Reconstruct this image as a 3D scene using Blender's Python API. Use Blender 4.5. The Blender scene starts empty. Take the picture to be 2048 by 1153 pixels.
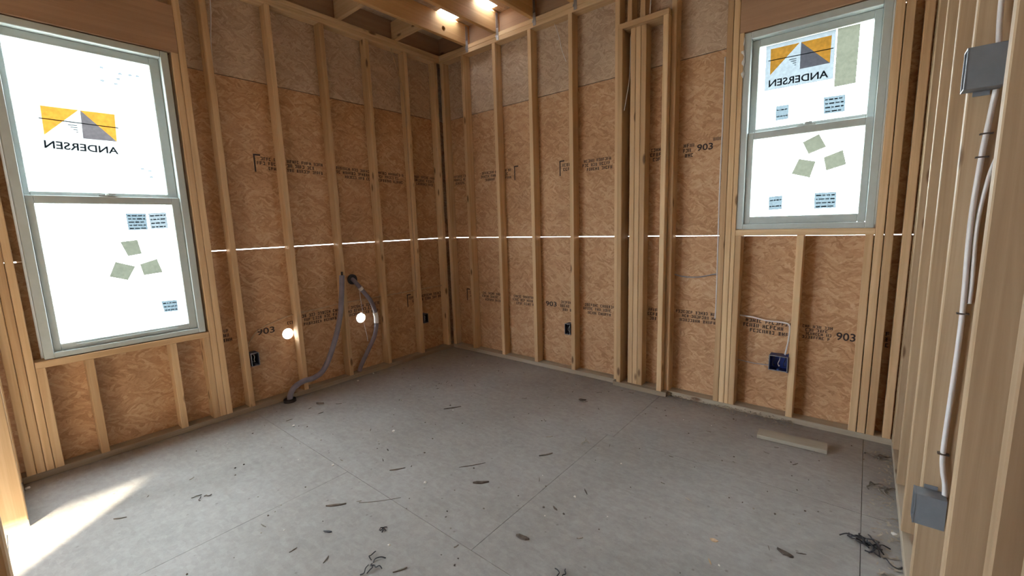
import bpy, bmesh, math, random
from mathutils import Vector, Matrix

random.seed(7)
scene = bpy.context.scene
COL = scene.collection

# ------------------------------------------------------------------ camera
cam_d = bpy.data.cameras.new('camera')
cam_d.sensor_width = 36.0
cam_d.lens = 858.355 / 2048.0 * 36.0
cam_d.clip_start = 0.02
cam = bpy.data.objects.new('camera', cam_d)
COL.objects.link(cam)
YAW, PIT, ROL = 0.69105, 0.14688, -0.030773
fw = Vector((-math.sin(YAW) * math.cos(PIT), math.cos(YAW) * math.cos(PIT), -math.sin(PIT)))
r0 = Vector((math.cos(YAW), math.sin(YAW), 0))
u0 = r0.cross(fw)
rr = r0 * math.cos(ROL) + u0 * math.sin(ROL)
uu = -r0 * math.sin(ROL) + u0 * math.cos(ROL)
M = Matrix((rr, uu, -fw)).transposed().to_4x4()
M.translation = Vector((3.4771, -3.1541, 1.3308))
cam.matrix_world = M
scene.camera = cam

# ------------------------------------------------------------------ world, sun, exposure
world = bpy.data.worlds.new('bright_hazy_sky')
scene.world = world
world.use_nodes = True
bg = world.node_tree.nodes['Background']
bg.inputs['Color'].default_value = (0.86, 0.94, 1.0, 1)
bg.inputs['Strength'].default_value = 10.0
SUN_H = Vector((-0.67, 0.742, 0))            # the way the low sunlight travels
SUN_EL = math.radians(18.2)
sun_d = bpy.data.lights.new('low_sun', 'SUN')
sun_d.energy = 28.0
sun_d.angle = math.radians(0.9)
sun_d.color = (1.0, 0.9, 0.68)
sun = bpy.data.objects.new('low_sun', sun_d)
COL.objects.link(sun)
sdir = SUN_H.normalized() * math.cos(SUN_EL) + Vector((0, 0, -math.sin(SUN_EL)))
sun.rotation_euler = sdir.to_track_quat('-Z', 'Y').to_euler()
vs = scene.view_settings
vs.view_transform = 'Standard'
vs.look = 'None'
vs.gamma = 1.0
vs.use_curve_mapping = False
vs.exposure = 1.25

# ------------------------------------------------------------------ materials
def new_mat(name):
    m = bpy.data.materials.new(name)
    m.use_nodes = True
    nt = m.node_tree
    return m, nt, nt.nodes['Principled BSDF']

def node(nt, kind, **kw):
    n = nt.nodes.new(kind)
    for k, v in kw.items():
        setattr(n, k, v)
    return n

def ramp(nt, stops):
    n = nt.nodes.new('ShaderNodeValToRGB')
    e = n.color_ramp.elements
    e[0].position, e[0].color = stops[0][0], (*stops[0][1], 1)
    e[1].position, e[1].color = stops[-1][0], (*stops[-1][1], 1)
    for p, c in stops[1:-1]:
        x = e.new(p)
        x.color = (*c, 1)
    return n

def mixc(nt, a, b, fac, mode='MIX'):
    n = nt.nodes.new('ShaderNodeMix')
    n.data_type = 'RGBA'
    n.blend_type = mode
    for sock, v in ((n.inputs[6], a), (n.inputs[7], b), (n.inputs[0], fac)):
        if hasattr(v, 'is_output'):
            nt.links.new(v, sock)
        elif isinstance(v, (tuple, list)):
            sock.default_value = (*v, 1)
        else:
            sock.default_value = v
    return n.outputs[2]

def math_n(nt, op, a, b=None, c=None):
    n = nt.nodes.new('ShaderNodeMath')
    n.operation = op
    for i, v in enumerate((a, b, c)):
        if v is None:
            continue
        if hasattr(v, 'is_output'):
            nt.links.new(v, n.inputs[i])
        else:
            n.inputs[i].default_value = v
    return n.outputs[0]

def mapping(nt, vec, scale=(1, 1, 1), rot=(0, 0, 0), loc=(0, 0, 0)):
    n = nt.nodes.new('ShaderNodeMapping')
    nt.links.new(vec, n.inputs[0])
    n.inputs['Scale'].default_value = scale
    n.inputs['Rotation'].default_value = rot
    n.inputs['Location'].default_value = loc
    return n.outputs[0]

def tex(nt, kind, vec, **inp):
    n = nt.nodes.new(kind)
    nt.links.new(vec, n.inputs['Vector'])
    for k, v in inp.items():
        n.inputs[k].default_value = v
    return n

def plain(name, col, rough=0.6, metal=0.0, var=0.12, scale=30):
    m, nt, b = new_mat(name)
    tc = node(nt, 'ShaderNodeTexCoord')
    ns = tex(nt, 'ShaderNodeTexNoise', tc.outputs['Object'], Scale=scale, Detail=3)
    r = ramp(nt, [(0.3, tuple(c * (1 - var) for c in col)), (0.7, tuple(min(1, c * (1 + var)) for c in col))])
    nt.links.new(ns.outputs[0], r.inputs[0])
    nt.links.new(r.outputs[0], b.inputs['Base Color'])
    b.inputs['Roughness'].default_value = rough
    b.inputs['Metallic'].default_value = metal
    return m

def lumber(name, dark, light, knots=True):
    m, nt, b = new_mat(name)
    tc = node(nt, 'ShaderNodeTexCoord')
    oi = node(nt, 'ShaderNodeObjectInfo')
    off = node(nt, 'ShaderNodeVectorMath', operation='ADD')
    sc = node(nt, 'ShaderNodeVectorMath', operation='SCALE')
    sc.inputs[0].default_value = (31.0, 17.0, 53.0)
    nt.links.new(oi.outputs['Random'], sc.inputs['Scale'])
    nt.links.new(tc.outputs['Object'], off.inputs[0])
    nt.links.new(sc.outputs[0], off.inputs[1])
    v = off.outputs[0]
    g1 = tex(nt, 'ShaderNodeTexNoise', mapping(nt, v, (38, 38, 1.1)), Scale=1.0, Detail=5, Roughness=0.6, Distortion=0.6)
    g2 = tex(nt, 'ShaderNodeTexNoise', mapping(nt, v, (4, 4, 0.9)), Scale=1.0, Detail=2)
    r = ramp(nt, [(0.25, dark), (0.5, tuple((a + c) / 2 for a, c in zip(dark, light))), (0.72, light)])
    nt.links.new(math_n(nt, 'ADD', math_n(nt, 'MULTIPLY', g1.outputs[0], 0.65), math_n(nt, 'MULTIPLY', g2.outputs[0], 0.38)), r.inputs[0])
    col = r.outputs[0]
    # board-to-board tint
    rt = ramp(nt, [(0.0, (0.80, 0.76, 0.70)), (0.45, (1.0, 0.98, 0.95)), (1.0, (1.10, 1.12, 1.10))])
    nt.links.new(oi.outputs['Random'], rt.inputs[0])
    col = mixc(nt, col, rt.outputs[0], 1.0, 'MULTIPLY')
    if knots:
        vo = tex(nt, 'ShaderNodeTexVoronoi', mapping(nt, v, (13, 13, 4.2)), Scale=1.0, Randomness=1.0)
        sep = node(nt, 'ShaderNodeSeparateColor')
        nt.links.new(vo.outputs['Color'], sep.inputs[0])
        gate = math_n(nt, 'GREATER_THAN', sep.outputs[0], 0.72)
        kn = nt.nodes.new('ShaderNodeMapRange')
        kn.inputs['From Min'].default_value = 0.10
        kn.inputs['From Max'].default_value = 0.19
        kn.inputs['To Min'].default_value = 0.85
        kn.inputs['To Max'].default_value = 0.0
        nt.links.new(vo.outputs['Distance'], kn.inputs['Value'])
        col = mixc(nt, col, (0.13, 0.06, 0.025), math_n(nt, 'MULTIPLY', gate, kn.outputs[0]))
    nt.links.new(col, b.inputs['Base Color'])
    b.inputs['Roughness'].default_value = 0.72
    bp = node(nt, 'ShaderNodeBump')
    bp.inputs['Strength'].default_value = 0.25
    bp.inputs['Distance'].default_value = 0.002
    nt.links.new(g1.outputs[0], bp.inputs['Height'])
    nt.links.new(bp.outputs[0], b.inputs['Normal'])
    return m

def osb(name, c0, c1, c2):
    m, nt, b = new_mat(name)
    tc = node(nt, 'ShaderNodeTexCoord')
    v = tc.outputs['Object']
    wob = tex(nt, 'ShaderNodeTexNoise', v, Scale=9.0, Detail=3)
    wv = node(nt, 'ShaderNodeVectorMath', operation='MULTIPLY_ADD')
    nt.links.new(wob.outputs['Color'], wv.inputs[0])
    wv.inputs[1].default_value = (0.09, 0.09, 0.09)
    nt.links.new(v, wv.inputs[2])
    v2 = wv.outputs[0]
    vals = []
    for ang, sx, sy in ((0.12, 13, 70), (0.7, 16, 76), (-0.6, 15, 72)):
        vo = tex(nt, 'ShaderNodeTexVoronoi', mapping(nt, mapping(nt, v2, (1, 0.02, 1), (0, ang, 0)), (sx, 1, sy)), Scale=1.0)
        s = node(nt, 'ShaderNodeSeparateColor')
        nt.links.new(vo.outputs['Color'], s.inputs[0])
        vals.append((s.outputs[0], s.outputs[1], vo.outputs['Distance']))
    sel1 = math_n(nt, 'GREATER_THAN', vals[1][1], 0.60)
    sel2 = math_n(nt, 'GREATER_THAN', vals[2][1], 0.62)
    a = node(nt, 'ShaderNodeMix')
    nt.links.new(sel1, a.inputs[0]); nt.links.new(vals[0][0], a.inputs[2]); nt.links.new(vals[1][0], a.inputs[3])
    c = node(nt, 'ShaderNodeMix')
    nt.links.new(sel2, c.inputs[0]); nt.links.new(a.outputs[0], c.inputs[2]); nt.links.new(vals[2][0], c.inputs[3])
    fine = tex(nt, 'ShaderNodeTexNoise', mapping(nt, v2, (70, 1, 160)), Scale=1.0, Detail=4, Roughness=0.7)
    big = tex(nt, 'ShaderNodeTexNoise', v, Scale=2.2, Detail=3)
    val = math_n(nt, 'ADD', math_n(nt, 'MULTIPLY', c.outputs[0], 0.26), math_n(nt, 'MULTIPLY', fine.outputs[0], 0.46))
    val = math_n(nt, 'ADD', val, math_n(nt, 'MULTIPLY', big.outputs[0], 0.30))
    r = ramp(nt, [(0.22, c0), (0.52, c1), (0.82, c2)])
    nt.links.new(val, r.inputs[0])
    nt.links.new(r.outputs[0], b.inputs['Base Color'])
    b.inputs['Roughness'].default_value = 0.75
    bp = node(nt, 'ShaderNodeBump')
    bp.inputs['Strength'].default_value = 0.45
    bp.inputs['Distance'].default_value = 0.004
    nt.links.new(val, bp.inputs['Height'])
    nt.links.new(bp.outputs[0], b.inputs['Normal'])
    return m

def floor_mat():
    m, nt, b = new_mat('dusty_subfloor')
    tc = node(nt, 'ShaderNodeTexCoord')
    v = tc.outputs['Object']
    n1 = tex(nt, 'ShaderNodeTexNoise', v, Scale=1.3, Detail=4, Roughness=0.6)
    n2 = tex(nt, 'ShaderNodeTexNoise', v, Scale=24, Detail=5, Roughness=0.75)
    n3 = tex(nt, 'ShaderNodeTexVoronoi', mapping(nt, v, (26, 60, 1), (0, 0, 0.3)), Scale=1.0)
    s = node(nt, 'ShaderNodeSeparateColor')
    nt.links.new(n3.outputs['Color'], s.inputs[0])
    val = math_n(nt, 'ADD', math_n(nt, 'MULTIPLY', n1.outputs[0], 0.5), math_n(nt, 'MULTIPLY', n2.outputs[0], 0.42))
    val = math_n(nt, 'ADD', val, math_n(nt, 'MULTIPLY', s.outputs[0], 0.08))
    r = ramp(nt, [(0.28, (0.218, 0.202, 0.189)), (0.5, (0.310, 0.294, 0.282)), (0.72, (0.40, 0.388, 0.378))])
    nt.links.new(val, r.inputs[0])
    # dark flecks of dirt
    vo = tex(nt, 'ShaderNodeTexVoronoi', v, Scale=17, Randomness=1.0)
    fl = nt.nodes.new('ShaderNodeMapRange')
    fl.inputs['From Min'].default_value = 0.05
    fl.inputs['From Max'].default_value = 0.13
    fl.inputs['To Min'].default_value = 0.5
    fl.inputs['To Max'].default_value = 0.0
    nt.links.new(vo.outputs['Distance'], fl.inputs['Value'])
    sp = node(nt, 'ShaderNodeSeparateColor')
    nt.links.new(vo.outputs['Color'], sp.inputs[0])
    fac = math_n(nt, 'MULTIPLY', fl.outputs[0], math_n(nt, 'GREATER_THAN', sp.outputs[1], 0.55))
    # streaks of mud, drag marks
    st = tex(nt, 'ShaderNodeTexNoise', mapping(nt, v, (1.5, 14, 1), (0, 0, 0.95)), Scale=1.0, Detail=4)
    sr = nt.nodes.new('ShaderNodeMapRange')
    sr.inputs['From Min'].default_value = 0.60
    sr.inputs['From Max'].default_value = 0.75
    sr.inputs['To Max'].default_value = 0.35
    nt.links.new(st.outputs[0], sr.inputs['Value'])
    col = mixc(nt, r.outputs[0], (0.12, 0.10, 0.085), fac)
    col = mixc(nt, col, (0.24, 0.215, 0.19), sr.outputs[0])
    nt.links.new(col, b.inputs['Base Color'])
    b.inputs['Roughness'].default_value = 0.62
    bp = node(nt, 'ShaderNodeBump')
    bp.inputs['Strength'].default_value = 0.3
    bp.inputs['Distance'].default_value = 0.003
    nt.links.new(n2.outputs[0], bp.inputs['Height'])
    nt.links.new(bp.outputs[0], b.inputs['Normal'])
    return m

def paper(name, col, diff=0.5):
    """thin printed film or foam on the glass: light comes through it from outside"""
    m, nt, b = new_mat(name)
    out = nt.nodes['Material Output']
    nt.nodes.remove(b)
    tc = node(nt, 'ShaderNodeTexCoord')
    ns = tex(nt, 'ShaderNodeTexNoise', tc.outputs['Object'], Scale=60, Detail=3)
    r = ramp(nt, [(0.3, tuple(c * 0.9 for c in col)), (0.7, tuple(min(1, c * 1.1) for c in col))])
    nt.links.new(ns.outputs[0], r.inputs[0])
    d = node(nt, 'ShaderNodeBsdfDiffuse')
    t = node(nt, 'ShaderNodeBsdfTranslucent')
    mx = node(nt, 'ShaderNodeMixShader')
    mx.inputs[0].default_value = diff
    nt.links.new(r.outputs[0], d.inputs[0]); nt.links.new(r.outputs[0], t.inputs[0])
    nt.links.new(t.outputs[0], mx.inputs[1]); nt.links.new(d.outputs[0], mx.inputs[2])
    nt.links.new(mx.outputs[0], out.inputs[0])
    return m

def glass_mat():
    m, nt, b = new_mat('window_glass')
    out = nt.nodes['Material Output']
    nt.nodes.remove(b)
    t = node(nt, 'ShaderNodeBsdfTransparent')
    t.inputs[0].default_value = (0.95, 0.98, 0.97, 1)
    g = node(nt, 'ShaderNodeBsdfGlossy')
    g.inputs['Roughness'].default_value = 0.02
    f = node(nt, 'ShaderNodeFresnel')
    f.inputs[0].default_value = 1.45
    mx = node(nt, 'ShaderNodeMixShader')
    geo = node(nt, 'ShaderNodeNewGeometry')
    front = math_n(nt, 'SUBTRACT', 1.0, geo.outputs['Backfacing'])     # thin pane: reflect once, on the entry face
    nt.links.new(math_n(nt, 'MULTIPLY', f.outputs[0], front), mx.inputs[0])
    nt.links.new(t.outputs[0], mx.inputs[1]); nt.links.new(g.outputs[0], mx.inputs[2])
    nt.links.new(mx.outputs[0], out.inputs[0])
    return m

MAT = {
    'lumber': lumber('framing_lumber', (0.49, 0.295, 0.145), (0.76, 0.555, 0.345)),
    'plate': lumber('bottom_plate_lumber', (0.29, 0.235, 0.175), (0.44, 0.375, 0.30)),
    'lumber_dark': lumber('dark_partition_lumber', (0.30, 0.195, 0.110), (0.50, 0.37, 0.245)),  # darker, greyer tone than the other framing lumber
    'beam': lumber('header_beam_lumber', (0.32, 0.185, 0.115), (0.48, 0.31, 0.20)),
    'joist': lumber('joist_lumber', (0.50, 0.27, 0.10), (0.72, 0.45, 0.22)),
    'scrap': lumber('weathered_lumber', (0.36, 0.34, 0.29), (0.50, 0.48, 0.42), False),
    'osb': osb('osb_sheathing', (0.31, 0.150, 0.062), (0.54, 0.315, 0.170), (0.72, 0.51, 0.32)),
    'osb_top': osb('osb_sheathing_grey', (0.33, 0.215, 0.14), (0.53, 0.390, 0.28), (0.70, 0.56, 0.43)),
    'floor': floor_mat(),
    'vinyl': plain('window_vinyl', (0.50, 0.56, 0.56), 0.4, var=0.03),
    'fin': plain('window_fin', (0.75, 0.75, 0.74), 0.5, var=0.03),
    'glass': glass_mat(),
    'grey_plastic': plain('grey_box_plastic', (0.19, 0.215, 0.25), 0.45, var=0.06),
    'blue_plastic': plain('blue_box_plastic', (0.02, 0.045, 0.22), 0.4, var=0.1),
    'cable': plain('white_cable_jacket', (0.72, 0.70, 0.72), 0.45, var=0.05),
    'cable_grey': plain('grey_cable_jacket', (0.30, 0.29, 0.31), 0.5, var=0.06),
    'cable_tan': plain('tan_cable_jacket', (0.52, 0.36, 0.22), 0.5, var=0.06),
    'pipe': plain('grey_pipe_insulation', (0.22, 0.20, 0.25), 0.4, var=0.15, scale=14),
    'rubber_and_shade': plain('black_rubber_and_shade', (0.025, 0.022, 0.025), 0.6),  # black rubber, and the shade painted into box backs and wall hole
    'tape': plain('white_tape', (0.78, 0.76, 0.76), 0.5, var=0.05),
    'shaded_plastic': plain('shaded_box_plastic', (0.035, 0.033, 0.055), 0.5, var=0.1),  # shade inside the deep boxes, put into the plastic colour
    'steel': plain('galvanised_steel', (0.45, 0.45, 0.48), 0.4, 0.8),
    'staple': plain('dark_staple', (0.10, 0.085, 0.075), 0.5, 0.3),
    'ink': plain('stamp_ink', (0.035, 0.022, 0.022), 0.8, var=0.3, scale=120),
    'wire': plain('dark_wire_scrap', (0.03, 0.03, 0.038), 0.5, var=0.3),
    'bark': plain('dark_wood_scrap', (0.11, 0.085, 0.068), 0.85, var=0.4),
    'shaving': plain('pale_wood_shaving', (0.38, 0.33, 0.27), 0.85, var=0.25),
    'white_bit': plain('white_crumb', (0.78, 0.76, 0.72), 0.7, var=0.1),
    'dirt': plain('grey_brown_crumb', (0.20, 0.175, 0.15), 0.9, var=0.3),
    'ground': plain('pale_gravel_ground', (0.55, 0.52, 0.47), 0.9, var=0.2, scale=3),
    'seam_block': plain('dark_seam_block', (0.20, 0.16, 0.13), 0.8),  # for the added strips that block light at the upper seam
    'p_orange': paper('printed_orange', (0.90, 0.38, 0.055), 0.05),
    'p_dark': paper('printed_dark_grey', (0.21, 0.18, 0.19), 0.05),
    'p_white': paper('printed_white_film', (0.135, 0.140, 0.142), 0.15),
    'p_pale': paper('pale_film', (0.058, 0.066, 0.074), 0.2),
    'p_tan': paper('tan_foam', (0.040, 0.041, 0.032), 0.2),
    'p_blue': paper('label_blue', (0.042, 0.053, 0.062), 0.2),
    'p_text': paper('printed_text', (0.013, 0.016, 0.019), 0.2),
}

# ------------------------------------------------------------------ geometry helpers
def link(name, mesh, parent=None, mat=None):
    o = bpy.data.objects.new(name, mesh)
    COL.objects.link(o)
    if mat is not None and mesh is not None and not mesh.materials:
        mesh.materials.append(mat)
    if parent is not None:
        o.parent = parent
    return o

def empty(name, loc=(0, 0, 0), rz=0.0, parent=None):
    o = bpy.data.objects.new(name, None)
    COL.objects.link(o)
    o.empty_display_size = 0.1
    o.location = loc
    o.rotation_euler = (0, 0, rz)
    if parent is not None:
        o.parent = parent
    return o

def tag(o, label, cat, group=None):
    o['label'] = label
    o['category'] = cat
    if group:
        o['group'] = group
    return o

def structure(o, label=None):
    o['kind'] = 'structure'
    if label:
        o['label'] = label
    return o

def mesh_from(name, verts, faces, smooth=False):
    me = bpy.data.meshes.new(name)
    me.from_pydata([tuple(v) for v in verts], [], faces)
    me.update()
    if smooth:
        me.polygons.foreach_set('use_smooth', [True] * len(me.polygons))
    return me

_lumber_cache = {}
def lumber_mesh(a, b, l, ch=0.003):
    """board with eased long edges, length along local Z, centred on the origin"""
    key = (round(a, 4), round(b, 4), round(l, 4))
    if key in _lumber_cache:
        return _lumber_cache[key]
    ch = min(ch, a * 0.2, b * 0.2)
    x, y, z = a / 2, b / 2, l / 2
    ring = [(-x + ch, -y), (x - ch, -y), (x, -y + ch), (x, y - ch), (x - ch, y), (-x + ch, y), (-x, y - ch), (-x, -y + ch)]
    v = [(p[0], p[1], -z) for p in ring] + [(p[0], p[1], z) for p in ring]
    f = [tuple(range(7, -1, -1)), tuple(range(8, 16))] + [(i, (i + 1) % 8, (i + 1) % 8 + 8, i + 8) for i in range(8)]
    me = mesh_from('board', v, f)
    _lumber_cache[key] = me
    return me

def board(name, lo, hi, parent, mat='lumber', lean=(0, 0)):
    """lo, hi: corners in the parent's frame; grain along the longest side"""
    d = [hi[i] - lo[i] for i in range(3)]
    c = [(hi[i] + lo[i]) / 2 for i in range(3)]
    ax = d.index(max(d))
    if ax == 2:
        dims, rot = (d[0], d[1], d[2]), (0, 0, 0)
    elif ax == 0:
        dims, rot = (d[2], d[1], d[0]), (0, math.pi / 2, 0)
    else:
        dims, rot = (d[0], d[2], d[1]), (-math.pi / 2, 0, 0)
    me = lumber_mesh(*dims)
    key = me.name + mat
    me2 = _lumber_cache.get(key)
    if me2 is None:
        me2 = me.copy()
        me2.materials.clear()
        me2.materials.append(MAT[mat])
        _lumber_cache[key] = me2
    o = link(name, me2, parent)
    o.location = c
    o.rotation_euler = (rot[0] + lean[0], rot[1] + lean[1], rot[2])
    return o

def box_vf(lo, hi, V, F, mi=None, idx=0):
    n = len(V)
    V += [(x, y, z) for z in (lo[2], hi[2]) for y in (lo[1], hi[1]) for x in (lo[0], hi[0])]
    fs = [(0, 2, 3, 1), (4, 5, 7, 6), (0, 1, 5, 4), (2, 6, 7, 3), (0, 4, 6, 2), (1, 3, 7, 5)]
    F += [tuple(n + i for i in f) for f in fs]
    if mi is not None:
        mi += [idx] * 6

def boxes(name, lst, parent, mat, bevel=0.0):
    V, F = [], []
    for lo, hi in lst:
        box_vf(lo, hi, V, F)
    me = mesh_from(name, V, F)
    if bevel:
        bm = bmesh.new()
        bm.from_mesh(me)
        bmesh.ops.bevel(bm, geom=list(bm.edges), offset=bevel, segments=1, affect='EDGES')
        bm.to_mesh(me)
        bm.free()
    return link(name, me, parent, MAT[mat] if isinstance(mat, str) else mat)

def cyl_vf(c, axis, r, h, V, F, n=28):
    b = len(V)
    for s in (-h / 2, h / 2):
        for i in range(n):
            a = 2 * math.pi * i / n
            p = [0, 0, 0]
            p[axis] = s
            p[(axis + 1) % 3] = r * math.cos(a)
            p[(axis + 2) % 3] = r * math.sin(a)
            V.append(tuple(p[k] + c[k] for k in range(3)))
    F.append(tuple(range(b + n - 1, b - 1, -1)))
    F.append(tuple(range(b + n, b + 2 * n)))
    F += [(b + i, b + (i + 1) % n, b + (i + 1) % n + n, b + i + n) for i in range(n)]

def cut(obj, cutters):
    """boolean-cut boxes / cylinders out of an object; cutters in the object's own frame"""
    V, F = [], []
    tmp = []
    for c in cutters:
        V, F = [], []
        if c[0] == 'box':
            box_vf(c[1], c[2], V, F)
        else:
            cyl_vf(c[1], c[2], c[3], 0.4, V, F)
        t = bpy.data.objects.new('cutter', mesh_from('cutter', V, F))
        COL.objects.link(t)
        t.parent = obj.parent
        t.location = obj.location if c[0] != 'box_abs' else (0, 0, 0)
        t.rotation_euler = obj.rotation_euler
        md = obj.modifiers.new('cut', 'BOOLEAN')
        md.operation = 'DIFFERENCE'
        md.object = t
        md.solver = 'EXACT'
        tmp.append(t)
    dg = bpy.context.evaluated_depsgraph_get()
    dg.update()
    me = bpy.data.meshes.new_from_object(obj.evaluated_get(dg))
    obj.modifiers.clear()
    obj.data = me
    for t in tmp:
        bpy.data.objects.remove(t, do_unlink=True)
    return obj

def smooth_pts(pts, sub=6):
    P = [Vector(p) for p in pts]
    if len(P) < 3:
        return P
    out = []
    for i in range(len(P) - 1):
        p0 = P[max(i - 1, 0)]; p1 = P[i]; p2 = P[i + 1]; p3 = P[min(i + 2, len(P) - 1)]
        for k in range(sub):
            t = k / sub
            out.append(0.5 * ((2 * p1) + (p2 - p0) * t + (2 * p0 - 5 * p1 + 4 * p2 - p3) * t * t + (3 * p1 - p0 - 3 * p2 + p3) * t ** 3))
    out.append(P[-1])
    return out

def tube_vf(pts, r, V, F, n=8, flat=1.0, sub=6):
    P = smooth_pts(pts, sub)
    up = Vector((0, 0, 1))
    prev = None
    b = len(V)
    for i, p in enumerate(P):
        t = (P[min(i + 1, len(P) - 1)] - P[max(i - 1, 0)]).normalized()
        if prev is None:
            a = up if abs(t.z) < 0.9 else Vector((1, 0, 0))
            nx = (a - t * a.dot(t)).normalized()
        else:
            nx = (prev - t * prev.dot(t)).normalized()
        prev = nx
        ny = t.cross(nx)
        rad = r(i / (len(P) - 1)) if callable(r) else r
        for k in range(n):
            a = 2 * math.pi * k / n
            V.append(tuple(p + nx * (rad * math.cos(a)) + ny * (rad * flat * math.sin(a))))
    m = len(P)
    for i in range(m - 1):
        for k in range(n):
            F.append((b + i * n + k, b + i * n + (k + 1) % n, b + (i + 1) * n + (k + 1) % n, b + (i + 1) * n + k))
    F.append(tuple(b + k for k in range(n - 1, -1, -1)))
    F.append(tuple(b + (m - 1) * n + k for k in range(n)))

def tube(name, pts, r, mat, parent=None, n=8, flat=1.0, sub=6):
    V, F = [], []
    tube_vf(pts, r, V, F, n, flat, sub)
    return link(name, mesh_from(name, V, F, True), parent, MAT[mat])

# ------------------------------------------------------------------ walls (local frame: x along the wall, y outwards, z up)
D = 0.089           # stud depth
T = 0.012           # sheathing thickness
ZB, ZT = 0.038, 2.965
SP = 0.4064
SEAM = 1.2095
SEAM2 = 2.4290

wall_left = structure(empty('wall_left', (0, 0, 0), math.pi / 2), 'exterior stud wall with the tall window and the grey pipes')
wall_back = structure(empty('wall_back', (0, 0, 0), 0), 'exterior stud wall with the smaller window')
wall_right = structure(empty('wall_right', (3.67, 0, 0), -math.pi / 2), 'open stud partition running along the right edge')
wall_front = structure(empty('wall_front', (0, -3.2, 0), math.pi), 'short stud partition with a wide opening by the tall window')

def stud(w, u0, u1, z0=ZB, z1=ZT, d0=0.0, d1=D, name='stud', mat='lumber'):
    return board(name, (u0, d0, z0), (u1, d1, z1), w, mat)

# --- left wall: u = world y
WL = dict(u0=-3.038, u1=-2.268, z0=0.660, z1=2.474)
stud(wall_left, -9.4, -0.0, 0.0, ZB, name='bottom_plate', mat='plate')
stud(wall_left, -9.4, 0.089, ZT, ZT + 0.038, name='top_plate')
stud(wall_left, -9.4, 0.0, ZT + 0.038, ZT + 0.076, name='top_plate')
for j in range(5):
    e = -(0.402 + SP * j)
    stud(wall_left, e - 0.038, e)
stud(wall_left, -0.072, -0.034)
stud(wall_left, -0.034, 0.0, d0=0.05)
# right side of the tall window: trimmer under the header, king stud
stud(wall_left, -2.256, -2.218, z1=WL['z1'], name='trimmer_stud')
stud(wall_left, -2.216, -2.178, name='king_stud')
stud(wall_left, -2.296, -2.258, z1=WL['z0'] - 0.038, name='cripple_stud')
# left side
stud(wall_left, -3.074, -3.036, z1=WL['z0'] - 0.038, name='cripple_stud')
stud(wall_left, -3.108, -3.076, z1=WL['z1'], name='trimmer_stud')
stud(wall_left, -3.145, -3.110, name='king_stud')
stud(wall_left, -3.183, -3.147, name='stud')
for a in (-2.880, -2.483):
    stud(wall_left, a, a + 0.039, z1=WL['z0'] - 0.038, name='cripple_stud')
stud(wall_left, -3.074, -2.258, WL['z0'] - 0.038, WL['z0'], name='rough_sill')
stud(wall_left, -3.108, -2.218, WL['z1'], WL['z1'] + 0.286, d1=0.038, name='header', mat='beam')
stud(wall_left, -3.108, -2.218, WL['z1'], WL['z1'] + 0.286, d0=0.05, d1=0.088, name='header', mat='beam')
for a in (-2.99, -2.60):
    stud(wall_left, a, a + 0.038, WL['z1'] + 0.286, name='cripple_stud')
# the next room along the same wall
u = -3.40
while u > -9.3:
    if not -5.4 < u < -4.2:  # unframed gap, an added opening to bring daylight onto the left floor
        stud(wall_left, u - 0.038, u)
    u -= SP

def sheet(w, u0, u1, z0, z1, cutters=(), mat='osb'):
    V, F = [], []
    box_vf((u0, D + 0.001, z0), (u1, D + 0.001 + T, z1), V, F)
    o = link('sheathing_panel', mesh_from('sheathing_panel', V, F), w, MAT[mat])
    if cutters:
        cut(o, cutters)
    return o

wcutL = ('box', (WL['u0'] - 0.006, -0.1, WL['z0'] - 0.006), (WL['u1'] + 0.006, 0.3, WL['z1'] + 0.006))
osbL = {}
g = 0.0027
osbL['low_a'] = sheet(wall_left, -4.3, -2.199, -0.10, SEAM - g, [wcutL])
osbL['low_b'] = sheet(wall_left, -2.195, 0.101, -0.10, SEAM - g,
                      [('cyl', (-1.703, 0.09, 0.511), 1, 0.043), ('cyl', (-1.047, 0.09, 0.519), 1, 0.046), ('cyl', (-1.105, 0.09, 0.885), 1, 0.036)])
osbL['mid_a'] = sheet(wall_left, -3.4, -1.235, SEAM + g, SEAM2 - 0.0030, [wcutL])
osbL['mid_b'] = sheet(wall_left, -1.231, 0.101, SEAM + g, SEAM2 - 0.0030)
osbL['top_a'] = sheet(wall_left, -4.3, -2.199, SEAM2 + 0.0030, 3.25, [wcutL], 'osb_top')
osbL['top_b'] = sheet(wall_left, -2.195, 0.101, SEAM2 + 0.0030, 3.25, mat='osb_top')
sheet(wall_left, -9.4, -5.4, -0.10, SEAM - 0.001)
sheet(wall_left, -4.3, -3.405, SEAM, SEAM2 - 0.001); sheet(wall_left, -9.4, -5.4, SEAM, SEAM2 - 0.001)
sheet(wall_left, -5.4, -4.3, 2.08, SEAM2 - 0.001)
sheet(wall_left, -6.7, -4.305, SEAM2, 3.25, mat='osb_top'); sheet(wall_left, -9.4, -6.705, SEAM2, 3.25, mat='osb_top')
stud(wall_left, -2.20, 0.10, SEAM2 - 0.05, SEAM2 + 0.05, d0=0.104, d1=0.122, name='seam_light_block', mat='seam_block')  # unseen strip added behind the seam to keep daylight out

# --- back wall: u = world x
WR = dict(u0=2.797, u1=3.508, z0=1.250, z1=2.466)
stud(wall_back, -0.089, 4.62, 0.0, ZB, name='bottom_plate', mat='plate')
stud(wall_back, 0.0, 4.62, ZT, ZT + 0.038, name='top_plate')
stud(wall_back, -0.089, 4.62, ZT + 0.038, ZT + 0.076, name='top_plate')
for i in range(5):
    a = 0.307 + SP * i
    stud(wall_back, a, a + 0.038)
stud(wall_back, 0.002, 0.040, d0=0.002)
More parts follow.
